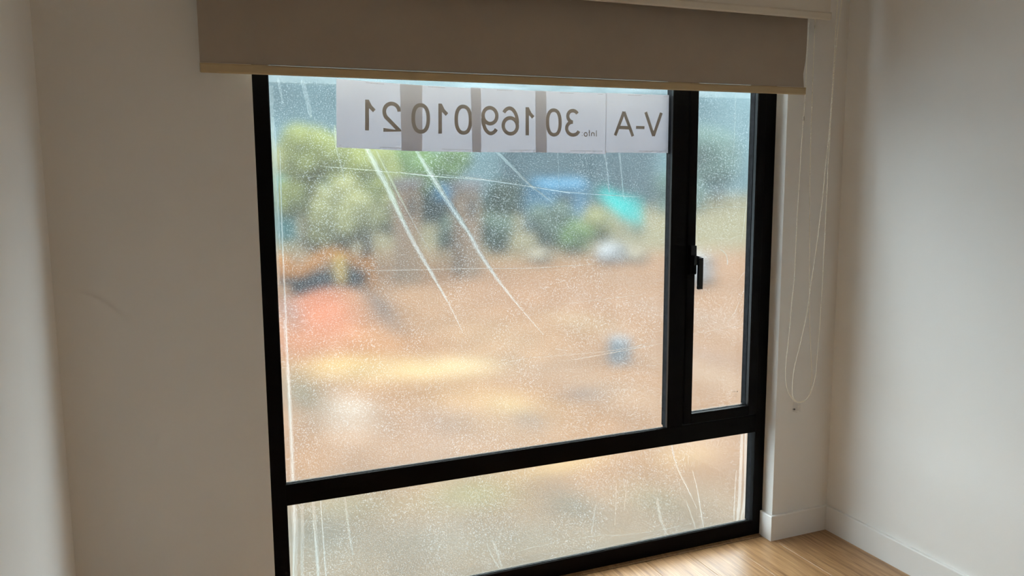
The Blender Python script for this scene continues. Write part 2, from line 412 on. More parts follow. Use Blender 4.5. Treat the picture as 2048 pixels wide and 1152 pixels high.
def crease(pts, w0, w1=None, mat=None, h=.0015, kind=None, seg=6):
    """a raised fold of the film along photo pixels; w in photo pixels, tapering"""
    w1 = w0 if w1 is None else w1
    P = [Vector((at(a, b, YP))) for a, b in pts]
    # Catmull-Rom resample
    Q = []
    for i in range(len(P)-1):
        p0, p1, p2, p3 = P[max(i-1, 0)], P[i], P[i+1], P[min(i+2, len(P)-1)]
        for s in range(seg):
            t = s/seg; Q.append(.5*((2*p1)+(-p0+p2)*t+(2*p0-5*p1+4*p2-p3)*t*t+(-p0+3*p1-3*p2+p3)*t**3))
    Q.append(P[-1]); bm = bmesh.new(); prev = None; n = len(Q)
    for i, q in enumerate(Q):
        f = i/(n-1); d = (Q[min(i+1, n-1)]-Q[max(i-1, 0)]).normalized(); nn = Vector((-d.z, 0, d.x))
        w = (w0+(w1-w0)*f)*.00178*(.55+.45*min(1, 6*f, 6*(1-f)))*(1+.25*noise.noise(Vector((q.x*25, q.z*25, 0))))/2
        yy = film_y(q.x, q.z)-.0012
        v = [bm.verts.new((q.x-nn.x*w, yy, q.z-nn.z*w)), bm.verts.new((q.x, yy-h, q.z)), bm.verts.new((q.x+nn.x*w, yy, q.z+nn.z*w))]
        if prev: bm.faces.new((prev[0], prev[1], v[1], v[0])); bm.faces.new((prev[1], prev[2], v[2], v[1]))
        prev = v
    return link('crease', bm, mat or m_fold, film_o, smooth=True)
CT = m_foldt
crease([(728, 285), (748, 325), (775, 375), (800, 430), (830, 490), (865, 550), (900, 612), (927, 668)], 8, 2.5)
crease([(728, 285), (748, 325), (775, 375), (800, 430), (830, 490), (865, 550), (895, 603)], 15, 6, CT)
crease([(752, 300), (775, 345), (800, 395), (835, 460), (862, 505)], 5, 2, CT)
crease([(822, 285), (836, 308), (862, 350), (900, 410), (940, 470), (962, 510), (1000, 565), (1040, 615), (1087, 670)], 6, 2.5)
crease([(836, 308), (862, 350), (900, 410), (940, 470), (962, 510), (1000, 565), (1040, 615)], 14, 6, CT)
crease([(640, 332), (700, 337), (760, 342), (850, 350), (900, 355)], 1.6, 1.8)
crease([(800, 344), (850, 351), (960, 359), (1060, 373), (1140, 386)], 1.8, 2.6)
crease([(880, 349), (940, 355), (985, 361)], 1.2, 1.2)
crease([(1120, 383), (1180, 388), (1280, 394)], 2.0, 1.0)
crease([(560, 357), (640, 352), (700, 356)], 1, 1, CT)
crease([(715, 541), (800, 540), (880, 538), (960, 537), (1060, 536), (1130, 532), (1195, 528)], 1.6, 1.2)
crease([(990, 300), (1025, 335), (1060, 370), (1105, 405)], 7, 3, CT)
crease([(1120, 608), (1200, 599), (1285, 589)], 1.1, .9)
crease([(960, 738), (1050, 717), (1150, 708), (1250, 697), (1326, 678)], 1.0, 1.2)
crease([(1128, 722), (1180, 713), (1230, 704), (1326, 686)], 1.5, 1.4)
crease([(1110, 697), (1135, 701)], 1.6, 1.2)
crease([(560, 300), (563, 430), (570, 600), (577, 760), (583, 880), (586, 960), (588, 1010), (589, 1060), (586, 1160)], 2.4, 5)
crease([(568, 640), (577, 760), (583, 880), (586, 960), (588, 1010), (590, 1060), (590, 1160)], 6, 12, CT)
crease([(604, 1005), (605, 1060), (604, 1160)], 5, 7, CT)
crease([(625, 990), (630, 1050), (637, 1160)], 5, 8, CT)
crease([(626, 1040), (632, 1090), (637, 1160)], 2, 3)
crease([(640, 990), (645, 1055), (652, 1160)], 2.0, 3)
crease([(690, 995), (697, 1060), (706, 1110)], 4, 4, CT)
crease([(556, 155), (560, 180), (566, 208)], 4, 3, CT)
crease([(604, 160), (612, 190), (622, 235)], 9, 6, CT)
crease([(545, 235), (550, 300), (556, 420), (560, 500)], 7, 3, CT)
crease([(669, 250), (672, 290), (682, 330), (690, 365)], 6, 2, CT)
crease([(1207, 300), (1213, 330), (1218, 385)], 5, 3, CT)
crease([(1238, 300), (1242, 340), (1248, 400)], 5, 2, CT)
crease([(1115, 300), (1117, 340), (1118, 380)], 2, 1, CT)
crease([(1494, 395), (1489, 440), (1483, 483)], 1.8, 1.4)
crease([(1491, 543), (1484, 550), (1477, 562)], 2.2, 1.2)
crease([(1489, 578), (1478, 605), (1470, 625), (1450, 648)], 3.5, 1.8, CT)
crease([(1388, 667), (1430, 660), (1484, 651)], 1.4, 1.2)
crease([(1470, 185), (1469, 240), (1466, 310)], 3, 2, CT)
crease([(1499, 190), (1500, 230), (1495, 260)], 3, 1.5)
crease([(1392, 418), (1440, 414), (1496, 414)], 1.2, 1.2, CT)
crease([(1455, 530), (1452, 510), (1440, 498)], 3, 2, CT)
crease([(1330, 730), (1326, 780), (1321, 800), (1328, 830)], 3, 2, CT)
# lower pane
crease([(1343, 888), (1348, 915), (1360, 948), (1376, 980), (1393, 1016)], 4.5, 2)
crease([(1384, 940), (1393, 975), (1399, 1010), (1406, 1054)], 2, 4)
crease([(1371, 1000), (1380, 1025), (1390, 1056)], 3, 4, CT)
crease([(1313, 996), (1319, 1030), (1325, 1050), (1334, 1068)], 7, 5, CT)
crease([(1472, 940), (1469, 985), (1467, 1040)], 2.5, 4)
crease([(1484, 860), (1481, 930), (1478, 1000), (1474, 1042)], 8, 9)
crease([(1491, 858), (1490, 930), (1489, 990), (1482, 1040)], 7, 7)
crease([(1495, 858), (1493, 960), (1487, 1036)], 3, 4)
crease([(973, 1085), (983, 1110), (999, 1138)], 2.5, 2.5, CT)
crease([(985, 1080), (995, 1105), (1003, 1135)], 5, 4, CT)
crease([(1033, 1103), (1065, 1095), (1100, 1087), (1112, 1081)], 1.6, 1.2)
crease([(1112, 1084), (1160, 1076), (1205, 1070), (1230, 1071), (1290, 1065), (1340, 1056), (1385, 1046)], 1.4, 2.0, CT)
crease([(1190, 1010), (1186, 1040), (1182, 1068)], 4, 2, CT)
crease([(1232, 960), (1231, 1020), (1229, 1050)], 2.5, 2, CT)
crease([(1255, 950), (1251, 990), (1248, 1020)], 2.5, 2, CT)
# pale double strip of film along the top and bottom where it is folded back and taped
def strip(name, pts_lo, pts_hi, yoff, mat):
    bm = bmesh.new(); prev = None; n = 60; a = [at(*p, YP) for p in pts_lo]; b = [at(*p, YP) for p in pts_hi]
    for i in range(n+1):
        f = i/n; A = a[0].lerp(a[1], f); B = b[0].lerp(b[1], f)
        A.z += .0012*noise.noise(Vector((i*.4, 0, 2)))
        v = (bm.verts.new((A.x, film_y(A.x, A.z)+yoff, A.z)), bm.verts.new((B.x, film_y(B.x, B.z)+yoff, B.z)))
        if prev: bm.faces.new((prev[0], prev[1], v[1], v[0]))
        prev = v
    return link(name, bm, mat, film_o)
bm = bmesh.new(); prev = None
for i in range(61):
    X = fx0+.002+(fx1-fx0-.004)*i/60; zlo = at(540, 164, YP).z+(at(1490, 197, YP).z-at(540, 164, YP).z)*(X-.2)/1.8+.001*noise.noise(Vector((i*.4, 0, 2)))
    v = [bm.verts.new((X, film_y(X, z)-.004, z)) for z in (zlo, zlo+.02, zlo+.045)]
    if prev:
        for q in (0, 1): bm.faces.new((prev[q], prev[q+1], v[q+1], v[q]))
    prev = v
link('folded_hem', bm, m_tape, film_o)

# ------------------------------------------------------------------ the five printed sheets stuck inside the big pane
YPA = YG-.0016
def glyph(ch):
    """stroke skeletons in a unit box (x right, y up) as read from outside"""
    def arc(cx, cy, rx, ry, a0, a1, n=28): return [(cx+rx*math.cos(math.radians(a0+(a1-a0)*i/n)), cy+ry*math.sin(math.radians(a0+(a1-a0)*i/n))) for i in range(n+1)]
    sup = lambda cx, cy, rx, ry: [(cx+rx*math.copysign(abs(math.cos(t))**.86, math.cos(t)), cy+ry*math.copysign(abs(math.sin(t))**.86, math.sin(t))) for t in [2*math.pi*i/48 for i in range(49)]]
    if ch == '0': return [sup(.5, .5, .5, .5)]
    if ch == '1': return [[(1, -.05), (1, 1.05)], [(1.0, 1.02), (.55, .80), (0, .66)]]
    if ch == '2': return [arc(.5, .70, .5, .30, 178, 0)[:] + arc(.5, .70, .5, .34, 0, -38, 8)[1:] + [(.0, .0), (1.06, .0)]]
    if ch == '3': return [arc(.46, .765, .44, .235, 150, -90), arc(.46, .265, .54, .265, 90, -160)]
    if ch == '6': return [arc(.5, .31, .5, .31, 0, 360, 40), arc(.52, .62, .52, .38, 32, 90, 10) + arc(.56, .44, .56, .56, 90, 182, 18)[1:]]
    if ch == '9': return [[(1-a, 1-b) for a, b in s] for s in glyph('6')]
    if ch == 'V': return [[(0, 1), (.5, 0)], [(.5, 0), (1, 1)]]
    if ch == 'A': return [[(0, 0), (.5, 1)], [(.5, 1), (1, 0)], [(.19, .34), (.81, .34)]]
    if ch == '-': return [[(0, .5), (1, .5)]]
    if ch == 'I': return [[(.5, -.04), (.5, 1.04)]]
    if ch == 'n': return [[(0, 0), (0, 1)], [(0, .6)]+arc(.5, .58, .5, .42, 170, 0, 10)+[(1, 0)]]
    if ch == 'f': return [[(.5, 0), (.5, .82)]+arc(.85, .82, .35, .18, 180, 80, 6), [(0, .66), (1, .66)]]
    if ch == 'o': return [arc(.5, .5, .5, .5, 0, 360, 24)]
    if ch == ':': return [[(.5, 0), (.5, .14)], [(.5, .86), (.5, 1)]]
def sheet(corners, inks, lines, ylay, seed):
    """corners TL TR BR BL in photo pixels; inks (char, x0, x1, ytop, ybot, stroke px); lines = tiny footer/header print"""
    TL, TR, BR, BL = [at(*c, ylay) for c in corners]
    cx = sum((TL, TR, BR, BL), Vector())/4
    root = empty('paper_sheet', (cx.x, ylay, BL.z))
    def wob(x, z): return .00009*noise.noise(Vector((x*9, z*9, seed)))
    bm = bmesh.new(); nu, nv = 24, 16; G = []
    for i in range(nu+1):
        G.append([])
        for j in range(nv+1):
            u, v = i/nu, j/nv; p = (TL.lerp(TR, u)).lerp(BL.lerp(BR, u), v)
            G[-1].append(bm.verts.new((p.x, ylay+wob(p.x, p.z), p.z)))
    for i in range(nu):
        for j in range(nv): bm.faces.new((G[i][j], G[i+1][j], G[i+1][j+1], G[i][j+1]))
    place(link('page', bm, m_paper, smooth=True), root)
    yi = ylay-.00012
    def ribbon(bm, pts, w):
        pts = [Vector(p) for p in pts]
        n = len(pts); closed = (pts[0]-pts[-1]).length < 1e-5; prev = None
        for i, p in enumerate(pts):
            a = pts[i-1] if i else (pts[-2] if closed else p); b = pts[i+1] if i < n-1 else (pts[1] if closed else p)
            d = (b-a).normalized(); nn = Vector((-d.z, 0, d.x))
            if 0 < i < n-1 and not closed:    # mitre
                d1 = (p-a).normalized(); n1 = Vector((-d1.z, 0, d1.x)); c = max(.5, nn.dot(n1)); nn = nn/c
            v = (bm.verts.new(p+nn*w/2), bm.verts.new(p-nn*w/2))
            if prev: bm.faces.new((prev[0], prev[1], v[1], v[0]))
            prev = v
    for ch, x0, x1, yt, yb, sw in inks:
        bm = bmesh.new(); h = sw/2
        for si, stk in enumerate(glyph(ch)):
            ys = yi-.00003*si
            pts = []
            for u, v in stk:
                px = x1-h-(x1-x0-2*h)*u          # mirrored: the print faces the street
                if ch in '-I:': px = (x0+x1)/2 if ch != '-' else x1-(x1-x0)*u
                sl = .045*(px-(x0+x1)/2)
                hh = h*.75 if ch in '1VAI' else h
                py = yb-hh-(yb-yt-2*hh)*v+sl
                pts.append(Vector((at(px, py, yi).x, ys, at(px, py, yi).z)))
            ribbon(bm, pts, sw*.00178*(.86 if False else 1))
        name = {'-': 'hyphen', ':': 'colon'}.get(ch, 'numeral' if ch.isdigit() else 'letter')
        place(link(name, bm, m_ink), root)
    bm = bmesh.new(); rr = random.Random(seed)
    for (xa, ya, xb, yb_) in lines:
        x = xa
        while x < xb:
            w = rr.uniform(.8, 2.6); w = min(w, xb-x+.3); t = (x-xa)/(xb-xa); y = ya+(yb_-ya)*t
            dash(bm, (x, y+rr.uniform(-.15, .15)), (x+w, y+rr.uniform(-.15, .15)+.03), rr.uniform(.0008, .0014), yi); x += w+rr.uniform(.1, .5)
    place(link('fine_print', bm, m_ink, kind='stuff'), root)
    return root
S = 7.0
shA = sheet([(672.5, 157.6), (844.7, 170.8), (844.4, 302.8), (673.2, 294.7)],
      [('1', 730.6, 752.2, 199.8, 261, S), ('2', 765, 802, 203.8, 264, S)],
      [(760, 294.3, 840, 298.6), (732, 165.3, 768, 168.3), (826, 172.3, 839, 173), (679, 290.2, 682, 290.5)], YPA-.0001, 1)
tag(shA, 'leftmost sheet of the paper sign, showing mirrored digits 21', 'paper sheet', 'sheets of the phone number sign')
shB = sheet([(799.8, 168), (962, 177.2), (962.3, 304.6), (803.5, 301.6)],
      [('0', 823, 860, 206.8, 267, S), ('1', 876.8, 897.4, 207.6, 267.5, S), ('0', 909, 944.4, 209.6, 269.2, S)],
      [(884, 298, 958, 300.3), (856, 173.6, 890, 175.5), (945, 177.5, 957, 178.2)], YPA-.0004, 2)
tag(shB, 'second sheet from the left in the paper sign, showing mirrored digits 010', 'paper sheet', 'sheets of the phone number sign')
shC = sheet([(941.5, 174.5), (1092.4, 183), (1093.6, 305), (945, 304)],
      [('9', 962.6, 997.2, 212, 270.3, S), ('6', 1003, 1038.2, 213, 271, S), ('1', 1051, 1070, 214.6, 271, S)],
      [(1019, 300.4, 1088, 300.8), (994, 180, 1025, 181.2), (1077, 182.8, 1088, 183.3)], YPA-.0007, 3)
tag(shC, 'middle sheet of the paper sign, showing mirrored digits 169', 'paper sheet', 'sheets of the phone number sign')
shD = sheet([(1070.6, 181.4), (1213.5, 186.4), (1211.6, 308), (1071.5, 304.4)],
      [('0', 1091.6, 1123.8, 216.8, 273, S), ('3', 1129.8, 1160, 217.8, 273.4, S),
       ('I', 1192, 1193.6, 260.4, 273.2, 1.9), ('n', 1182, 1189.3, 264.4, 273.2, 1.9), ('f', 1176.3, 1181, 259.6, 273.2, 1.8), ('o', 1167.4, 1175.4, 264.2, 273.4, 1.9), (':', 1163.6, 1165.6, 263.4, 272.6, 1.9)],
      [(1141, 301.6, 1205, 302.4), (1120, 185.7, 1147, 186.8), (1196, 188.4, 1206, 188.8)], YPA-.0010, 4)
tag(shD, 'sheet of the paper sign with mirrored digits 30 and the small word Info', 'paper sheet', 'sheets of the phone number sign')
shE = sheet([(1212.2, 185.6), (1341.4, 190.2), (1338.6, 306.2), (1210.6, 305)],
      [('V', 1288, 1326, 222.4, 274.4, 6.7), ('A', 1227, 1269, 221, 274.2, 6.7), ('-', 1272, 1289, 252, 258, 6.0)],
      [(1278, 302, 1335, 302.7), (1256, 190.4, 1283, 191.3), (1327, 193, 1336, 193.4)], YPA-.0007, 5)
tag(shE, 'rightmost sheet of the paper sign, beside the mullion, showing mirrored A-V', 'paper sheet', 'sheets of the phone number sign')

lamp = empty('added_fill_lamp', (0.9, -2.9, H))  # housing made up for the added fill light
bm = bmesh.new(); bm_tube(bm, [(0.9, -2.9, H-.0005), (0.9, -2.9, H-.06), (0.9, -2.9, H-.085)], [.28, .28, .265], 40); place(link('fill_lamp_body', bm, m_ceil), lamp)
tag(lamp, 'added round fill lamp on the ceiling, unseen behind the camera', 'lamp')
# ------------------------------------------------------------------ roller blinds
def blind(name, label, yb, xl, xr, zb0, zb1, barh, m_f, m_b, rollr, pull, overlap=.004, slack=None, left_tilt=0):
    """fabric hangs from a roller near the ceiling; bottom edge runs from (xl,zb0) to (xr,zb1)"""
    zr = 2.47 if yb > -.14 else 2.455
    root = empty(name, ((xl+xr)/2, yb, zb0))
    bm = bmesh.new(); nu, nv = 60, 14; G = []
    for i in range(nu+1):
        G.append([])
        for j in range(nv+1):
            u, v = i/nu, j/nv
            zbot = zb0+(zb1-zb0)*u+barh; z = zbot+(zr-zbot)*v
            xx = xl+(xr-xl)*u
            if slack and u > .93: xx -= (u-.93)/.07*slack*math.exp(-((z-1.835)/.045)**2)
            G[-1].append(bm.verts.new((xx, yb-.002*math.sin(v*2.5)+.0008*noise.noise(Vector((u*6, v*2, yb*30))), z)))
    for i in range(nu):
        for j in range(nv): bm.faces.new((G[i][j], G[i+1][j], G[i+1][j+1], G[i][j+1]))
    r = bmesh.ops.extrude_face_region(bm, geom=bm.faces[:])
    for e in r['geom']:
        if isinstance(e, bmesh.types.BMVert): e.co.y += .0007
    place(link('fabric', bm, m_f, smooth=False), root)
    bm = bmesh.new(); prof = [(-.0035, .0), (-.0055, .004), (-.0055, barh-.006), (-.0030, barh-.001), (.003, barh-.001), (.006, barh-.006), (.006, .004), (.004, 0)]
    A = [bm.verts.new((xl+.0015, yb+a, zb0+b)) for a, b in prof]; B = [bm.verts.new((xr-.001, yb+a, zb1+b)) for a, b in prof]; n = len(prof)
    bm.faces.new(A); bm.faces.new(B[::-1])
    for i in range(n): bm.faces.new((A[i], B[i], B[(i+1) % n], A[(i+1) % n]))
    place(link('bottom_bar', bm, m_b), root)
    for xx, s in ((xl+.0015, -1), (xr-.001, 1)):
        bm = bmesh.new(); bm_box(bm, (xx, yb-.0062, (zb0 if s < 0 else zb1)+.001), (xx+s*.0022, yb+.0065, (zb0 if s < 0 else zb1)+barh-.001), .0008, 1)
        place(link('end_cap', bm, m_b), root)
    bm = bmesh.new(); bm_tube(bm, [(xl, yb+rollr-.002, zr), (xr, yb+rollr-.002, zr)], rollr, 24); place(link('roller_tube', bm, m_f, smooth=True), root)
    return root, zr
rear, zrr = blind('roller_blind', '', -.100, .0045, 2.139, 1.7795, 1.7655, .0275, m_rear, m_barr, .022, 0, slack=.010)
tag(rear, 'brownish grey roller blind with a beige bottom bar, hanging nearest the glass', 'roller blind', 'roller blinds over the window')
front, zrf = blind('roller_blind', '', -.172, -.045, 2.178, 2.0445, 2.0275, .0275, m_front, m_barf, .022, 0)
tag(front, 'cream outer roller blind, rolled higher, in front of the grey one', 'roller blind', 'roller blinds over the window')

def bead_chain(root, pts, ydef, r=.0024, gap=.0062):
    P = [at(p[0], p[1], p[2] if len(p) > 2 else ydef) for p in pts]; Q = []
    for i in range(len(P)-1):
        p0, p1, p2, p3 = P[max(i-1, 0)], P[i], P[i+1], P[min(i+2, len(P)-1)]
        for s in range(40):
            t = s/40; Q.append(.5*((2*p1)+(-p0+p2)*t+(2*p0-5*p1+4*p2-p3)*t*t+(-p0+3*p1-3*p2+p3)*t**3))
    Q.append(P[-1]); bm = bmesh.new(); acc = 0; last = Q[0]
    tmpl = bmesh.new(); bmesh.ops.create_icosphere(tmpl, subdivisions=1, radius=r); tv = [v.co.copy() for v in tmpl.verts]; tf = [[v.index for v in f.verts] for f in tmpl.faces]; tmpl.free()
    for q in Q[1:]:
        seg = (q-last).length
        while acc+seg >= gap:
            t = (gap-acc)/seg; c = last.lerp(q, t)
            vs = [bm.verts.new(c+v) for v in tv]
            for f in tf: bm.faces.new([vs[k] for k in f])
            last = c; seg = (q-last).length; acc = 0
        acc += seg; last = q
    place(link('chain_beads', bm, m_bead, smooth=True, kind='stuff'), root)
    bm = bmesh.new(); bm_tube(bm, [p for i, p in enumerate(Q) if i % 4 == 0], .0006, 5); place(link('cord', bm, m_bead), root)
yc = -.088
topy = lambda px, y: (px, -230, y)
bead_chain(rear, [(1626, -130, -.085), (1621, -30, -.085), (1618.5, 38), (1614, 110), (1610.5, 195), (1607, 237), (1603, 290), (1600, 345), (1596.5, 400), (1593.5, 450), (1591.5, 500), (1588.5, 560), (1584, 600), (1580.5, 645), (1576, 690), (1572.5, 720), (1571, 750), (1572.5, 768), (1577, 785), (1584, 796), (1590, 802.5), (1600, 804.5), (1609, 801), (1616, 794), (1621, 783), (1623.5, 765), (1623.5, 740), (1621.5, 700), (1620, 660), (1619, 620), (1619, 560), (1619.3, 500), (1619.3, 400), (1620.4, 330), (1622, 262), (1623.8, 215), (1626, 150), (1629.5, 60), (1630.5, 38), (1633, -40, -.085), (1636, -130, -.085)], yc)
bm = bmesh.new(); c = at(1607, 237, yc); bm_tube(bm, [c+Vector((0, 0, -.008)), c+Vector((0, 0, .008))], .0034, 8); place(link('chain_joiner', bm, m_clip), rear)
yf = -.140
bead_chain(front, [(1692, -120, -.160), (1683.5, 0, -.16), (1677, 50, -.155), (1670, 120, -.15), (1664.5, 200), (1661, 250), (1659, 290), (1656, 330), (1655, 365), (1652, 420), (1650, 470), (1647.5, 510), (1645.5, 560), (1642, 610), (1640, 650), (1636.5, 690), (1634, 720), (1632, 745), (1628, 765), (1622, 785), (1612, 799, -.12), (1600, 804.5, -.105), (1590, 801, -.1), (1585.5, 790, -.11), (1585, 770, -.12), (1587.5, 745), (1592, 722), (1599, 695), (1605, 668), (1613, 632), (1618, 598), (1623, 562), (1628.5, 525), (1635, 480), (1641, 430), (1646, 390), (1650, 345), (1655, 300), (1659, 258), (1663, 205), (1668, 120, -.15), (1672, 50, -.155), (1675.5, 0, -.16), (1683, -120, -.16)], yf)

# chain holder screwed to the wall
hold = empty('chain_holder', tuple(at(1588, 812, YW)))
def holder_mat():
    M = Mat('clear_acrylic'); tr = M.n('BsdfTransparent'); tr.inputs[0].default_value = (.975, .97, .965, 1); gl = M.n('BsdfGlossy'); gl.inputs['Roughness'].default_value = .15
    mx = M.n('MixShader'); mx.inputs[0].default_value = .05; M.l(tr.outputs[0], mx.inputs[1]); M.l(gl.outputs[0], mx.inputs[2]); M.l(mx.outputs[0], M.out.inputs[0]); return M.m
m_acr = holder_mat()
A = at(1585, 823, YW); B = at(1592.5, 803, YW); bm = bmesh.new()
bm_box(bm, (A.x, YW-.0002, A.z), (B.x, YW-.0025, B.z), .0006, 1)
bm_box(bm, (A.x, YW-.0025, A.z), (A.x+.0015, YW-.026, B.z)); bm_box(bm, (B.x-.0015, YW-.0025, A.z+.004), (B.x, YW-.026, B.z)); bm_box(bm, (A.x, YW-.024, B.z-.008), (B.x, YW-.0265, B.z))
place(link('bracket', bm, m_acr), hold)
c = at(1588.8, 818.5, YW-.003); bm = bmesh.new(); bm_tube(bm, [(c.x, YW-.002, c.z), (c.x, YW-.005, c.z)], .0032, 14); place(link('screw', bm, m_screw), hold)
c = at(1586, 818.5, YW-.003); bm = bmesh.new(); bm_tube(bm, [(c.x, YW-.002, c.z), (c.x, YW-.004, c.z)], .0012, 10); place(link('screw', bm, m_screw), hold)
tag(hold, 'small clear chain holder with a black screw on the wall right of the window', 'chain holder')

# ------------------------------------------------------------------ outside: the building site seen through the film
ZG = -6.0
EXT = .178   # one factor darkening all outdoor colours, balanced against the sky strength
def ext(name, c, *a, **k):
    k['spec'] = 0
    return principled(name, tuple(v*EXT for v in c), *a, **k)
def attr_mat(name, rough=.9):
    M = Mat(name); p = M.n('BsdfPrincipled'); a = M.n('Attribute', attribute_name='soil')
    n_ = M.noise(.6, 6, .65); mx = M.n('Mix', data_type='RGBA', blend_type='MULTIPLY'); mx.inputs[0].default_value = .5
    M.l(a.outputs['Color'], mx.inputs[6]); M.l(M.ramp(n_, [(.3, (.62, .62, .62)), (.7, (1.25, 1.25, 1.25))]), mx.inputs[7])
    M.l(mx.outputs[2], p.inputs['Base Color']); p.inputs['Roughness'].default_value = rough; p.inputs['Specular IOR Level'].default_value = 0
    M.l(p.outputs[0], M.out.inputs[0]); return M.m
# patches of different soil on the site: centre (x, y), radii, albedo, weight -- given on the ground
def patch(px, py, rx, ry, col, w):      # the pixel only locates the patch; it lives on the ground in metres
    c = gnd(px, py, ZG); dx = abs(gnd(px+rx, py, ZG).x-c.x); dy = abs(gnd(px, py-ry, ZG).y-gnd(px, py+ry, ZG).y)/2
    return (c.x, c.y, dx, dy, col, w)
OR = (.46, .27, .15)
patches = [patch(*a) for a in [
    (650, 660, 75, 50, (.72, .24, .12), .9), (600, 700, 50, 30, (.66, .26, .13), .6), (780, 700, 110, 25, (.66, .34, .15), .7),
    (700, 745, 90, 18, (.80, .56, .22), .9), (850, 750, 180, 20, (.82, .62, .32), .9), (960, 735, 70, 16, (.95, .76, .45), .8),
    (700, 850, 70, 50, (.66, .55, .46), .7), (720, 830, 40, 25, (.80, .70, .60), .6), (1000, 830, 130, 60, (.72, .47, .22), .7),
    (1040, 830, 40, 22, (.95, .72, .36), .6), (1150, 600, 200, 60, (.50, .31, .20), .6), (1020, 680, 120, 40, (.60, .42, .25), .5),
    (1180, 650, 60, 30, (.62, .48, .30), .5), (1100, 740, 120, 30, (.52, .36, .25), .6), (1250, 800, 90, 60, (.56, .40, .27), .5),
    (1190, 805, 55, 20, (.20, .17, .17), .75), (910, 860, 130, 40, (.36, .28, .25), .5), (1080, 865, 45, 25, (.22, .19, .18), .7),
    (610, 800, 45, 45, (.22, .22, .16), .8), (850, 600, 100, 60, (.56, .36, .22), .5), (1000, 590, 80, 40, (.50, .30, .18), .6),
    (770, 650, 25, 35, (.12, .12, .13), .8), (580, 650, 25, 25, (.24, .22, .24), .6), (900, 920, 200, 40, (.55, .40, .30), .5),
    (1140, 945, 110, 14, (.88, .62, .28), .9), (1400, 930, 80, 16, (.80, .58, .32), .7), (1400, 900, 80, 20, (.60, .42, .30), .5),
    (700, 1030, 120, 40, (.40, .38, .20), .6), (960, 1000, 110, 40, (.36, .38, .16), .7), (1170, 1020, 60, 40, (.16, .19, .17), .7),
    (1340, 1010, 70, 40, (.30, .31, .20), .6), (1440, 1000, 50, 40, (.50, .38, .26), .6), (640, 1110, 90, 60, (.17, .19, .19), .9), (900, 1100, 160, 50, (.34, .28, .24), .7),
    (1080, 1090, 120, 30, (.40, .34, .28), .6), (1000, 520, 300, 14, (.38, .30, .18), .6), (1420, 640, 80, 60, (.50, .36, .27), .6), (1440, 760, 60, 60, (.60, .46, .34), .5),
    (1250, 560, 60, 15, (.42, .30, .22), .5), (1440, 720, 30, 50, (.34, .26, .24), .5)]]
bm = bmesh.new(); lay = bm.verts.layers.float_color.new('soil'); nx, ny = 190, 190; G = []
for i in range(nx+1):
    G.append([])
    for j in range(ny+1):
        t = j/ny; Y = .6+109.4*t**1.7; s = i/nx; hw0 = 9+.75*Y
        X = (-.4*Y-6)+(1.7*Y+22)*s
        z = ZG+.35*noise.noise(Vector((X*.13, Y*.13, 0)))+.12*noise.noise(Vector((X*.5, Y*.5, 3)))
        z += 1.4*math.exp(-((X-8.2)/3.2)**2-((Y-37)/4.5)**2)
        if Y > 76: z += (Y-76)*.05
        v = bm.verts.new((X, Y, z)); c = Vector(OR)
        for (cx, cy, rx, ry, col, w) in patches:
            d = ((X-cx)/rx)**2+((Y-cy)/ry)**2
            if d < 6: c = c.lerp(Vector(col), w*math.exp(-d))
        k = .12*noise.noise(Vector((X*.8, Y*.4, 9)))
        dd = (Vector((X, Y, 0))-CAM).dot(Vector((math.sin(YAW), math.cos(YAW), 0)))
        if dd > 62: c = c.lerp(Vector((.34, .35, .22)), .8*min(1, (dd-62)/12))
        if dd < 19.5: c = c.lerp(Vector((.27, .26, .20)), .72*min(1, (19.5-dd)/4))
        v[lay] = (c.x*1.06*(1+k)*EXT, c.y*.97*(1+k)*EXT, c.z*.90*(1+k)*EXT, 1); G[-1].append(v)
for i in range(nx):
    for j in range(ny): bm.faces.new((G[i][j], G[i+1][j], G[i+1][j+1], G[i][j+1]))
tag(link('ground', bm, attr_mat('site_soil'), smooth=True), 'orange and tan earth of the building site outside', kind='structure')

# far hillside
bm = bmesh.new(); G = []
for i in range(121):
    G.append([])
    for j in range(31):
        X = -240+i*5.2; t = j/30; Y = 108+45*t; hgt = (30+5*noise.noise(Vector((X*.012, 1, 1))))*(1-(1-t)**1.6)
        G[-1].append(bm.verts.new((X, Y+6*noise.noise(Vector((X*.04, t*3, 0))), -6+hgt*1.0+2.5*noise.noise(Vector((X*.09, t*7, 5))))))
for i in range(120):
    for j in range(30): bm.faces.new((G[i][j], G[i+1][j], G[i+1][j+1], G[i][j+1]))
m_hill = ext('distant_wooded_hill', (.19, .30, .33), .95, .35, .05, spec=.05)  # blue grey tint puts distance haze into the hill colour
tag(link('hillside', bm, m_hill, smooth=True), 'blue green hillside far beyond the building site', kind='structure')

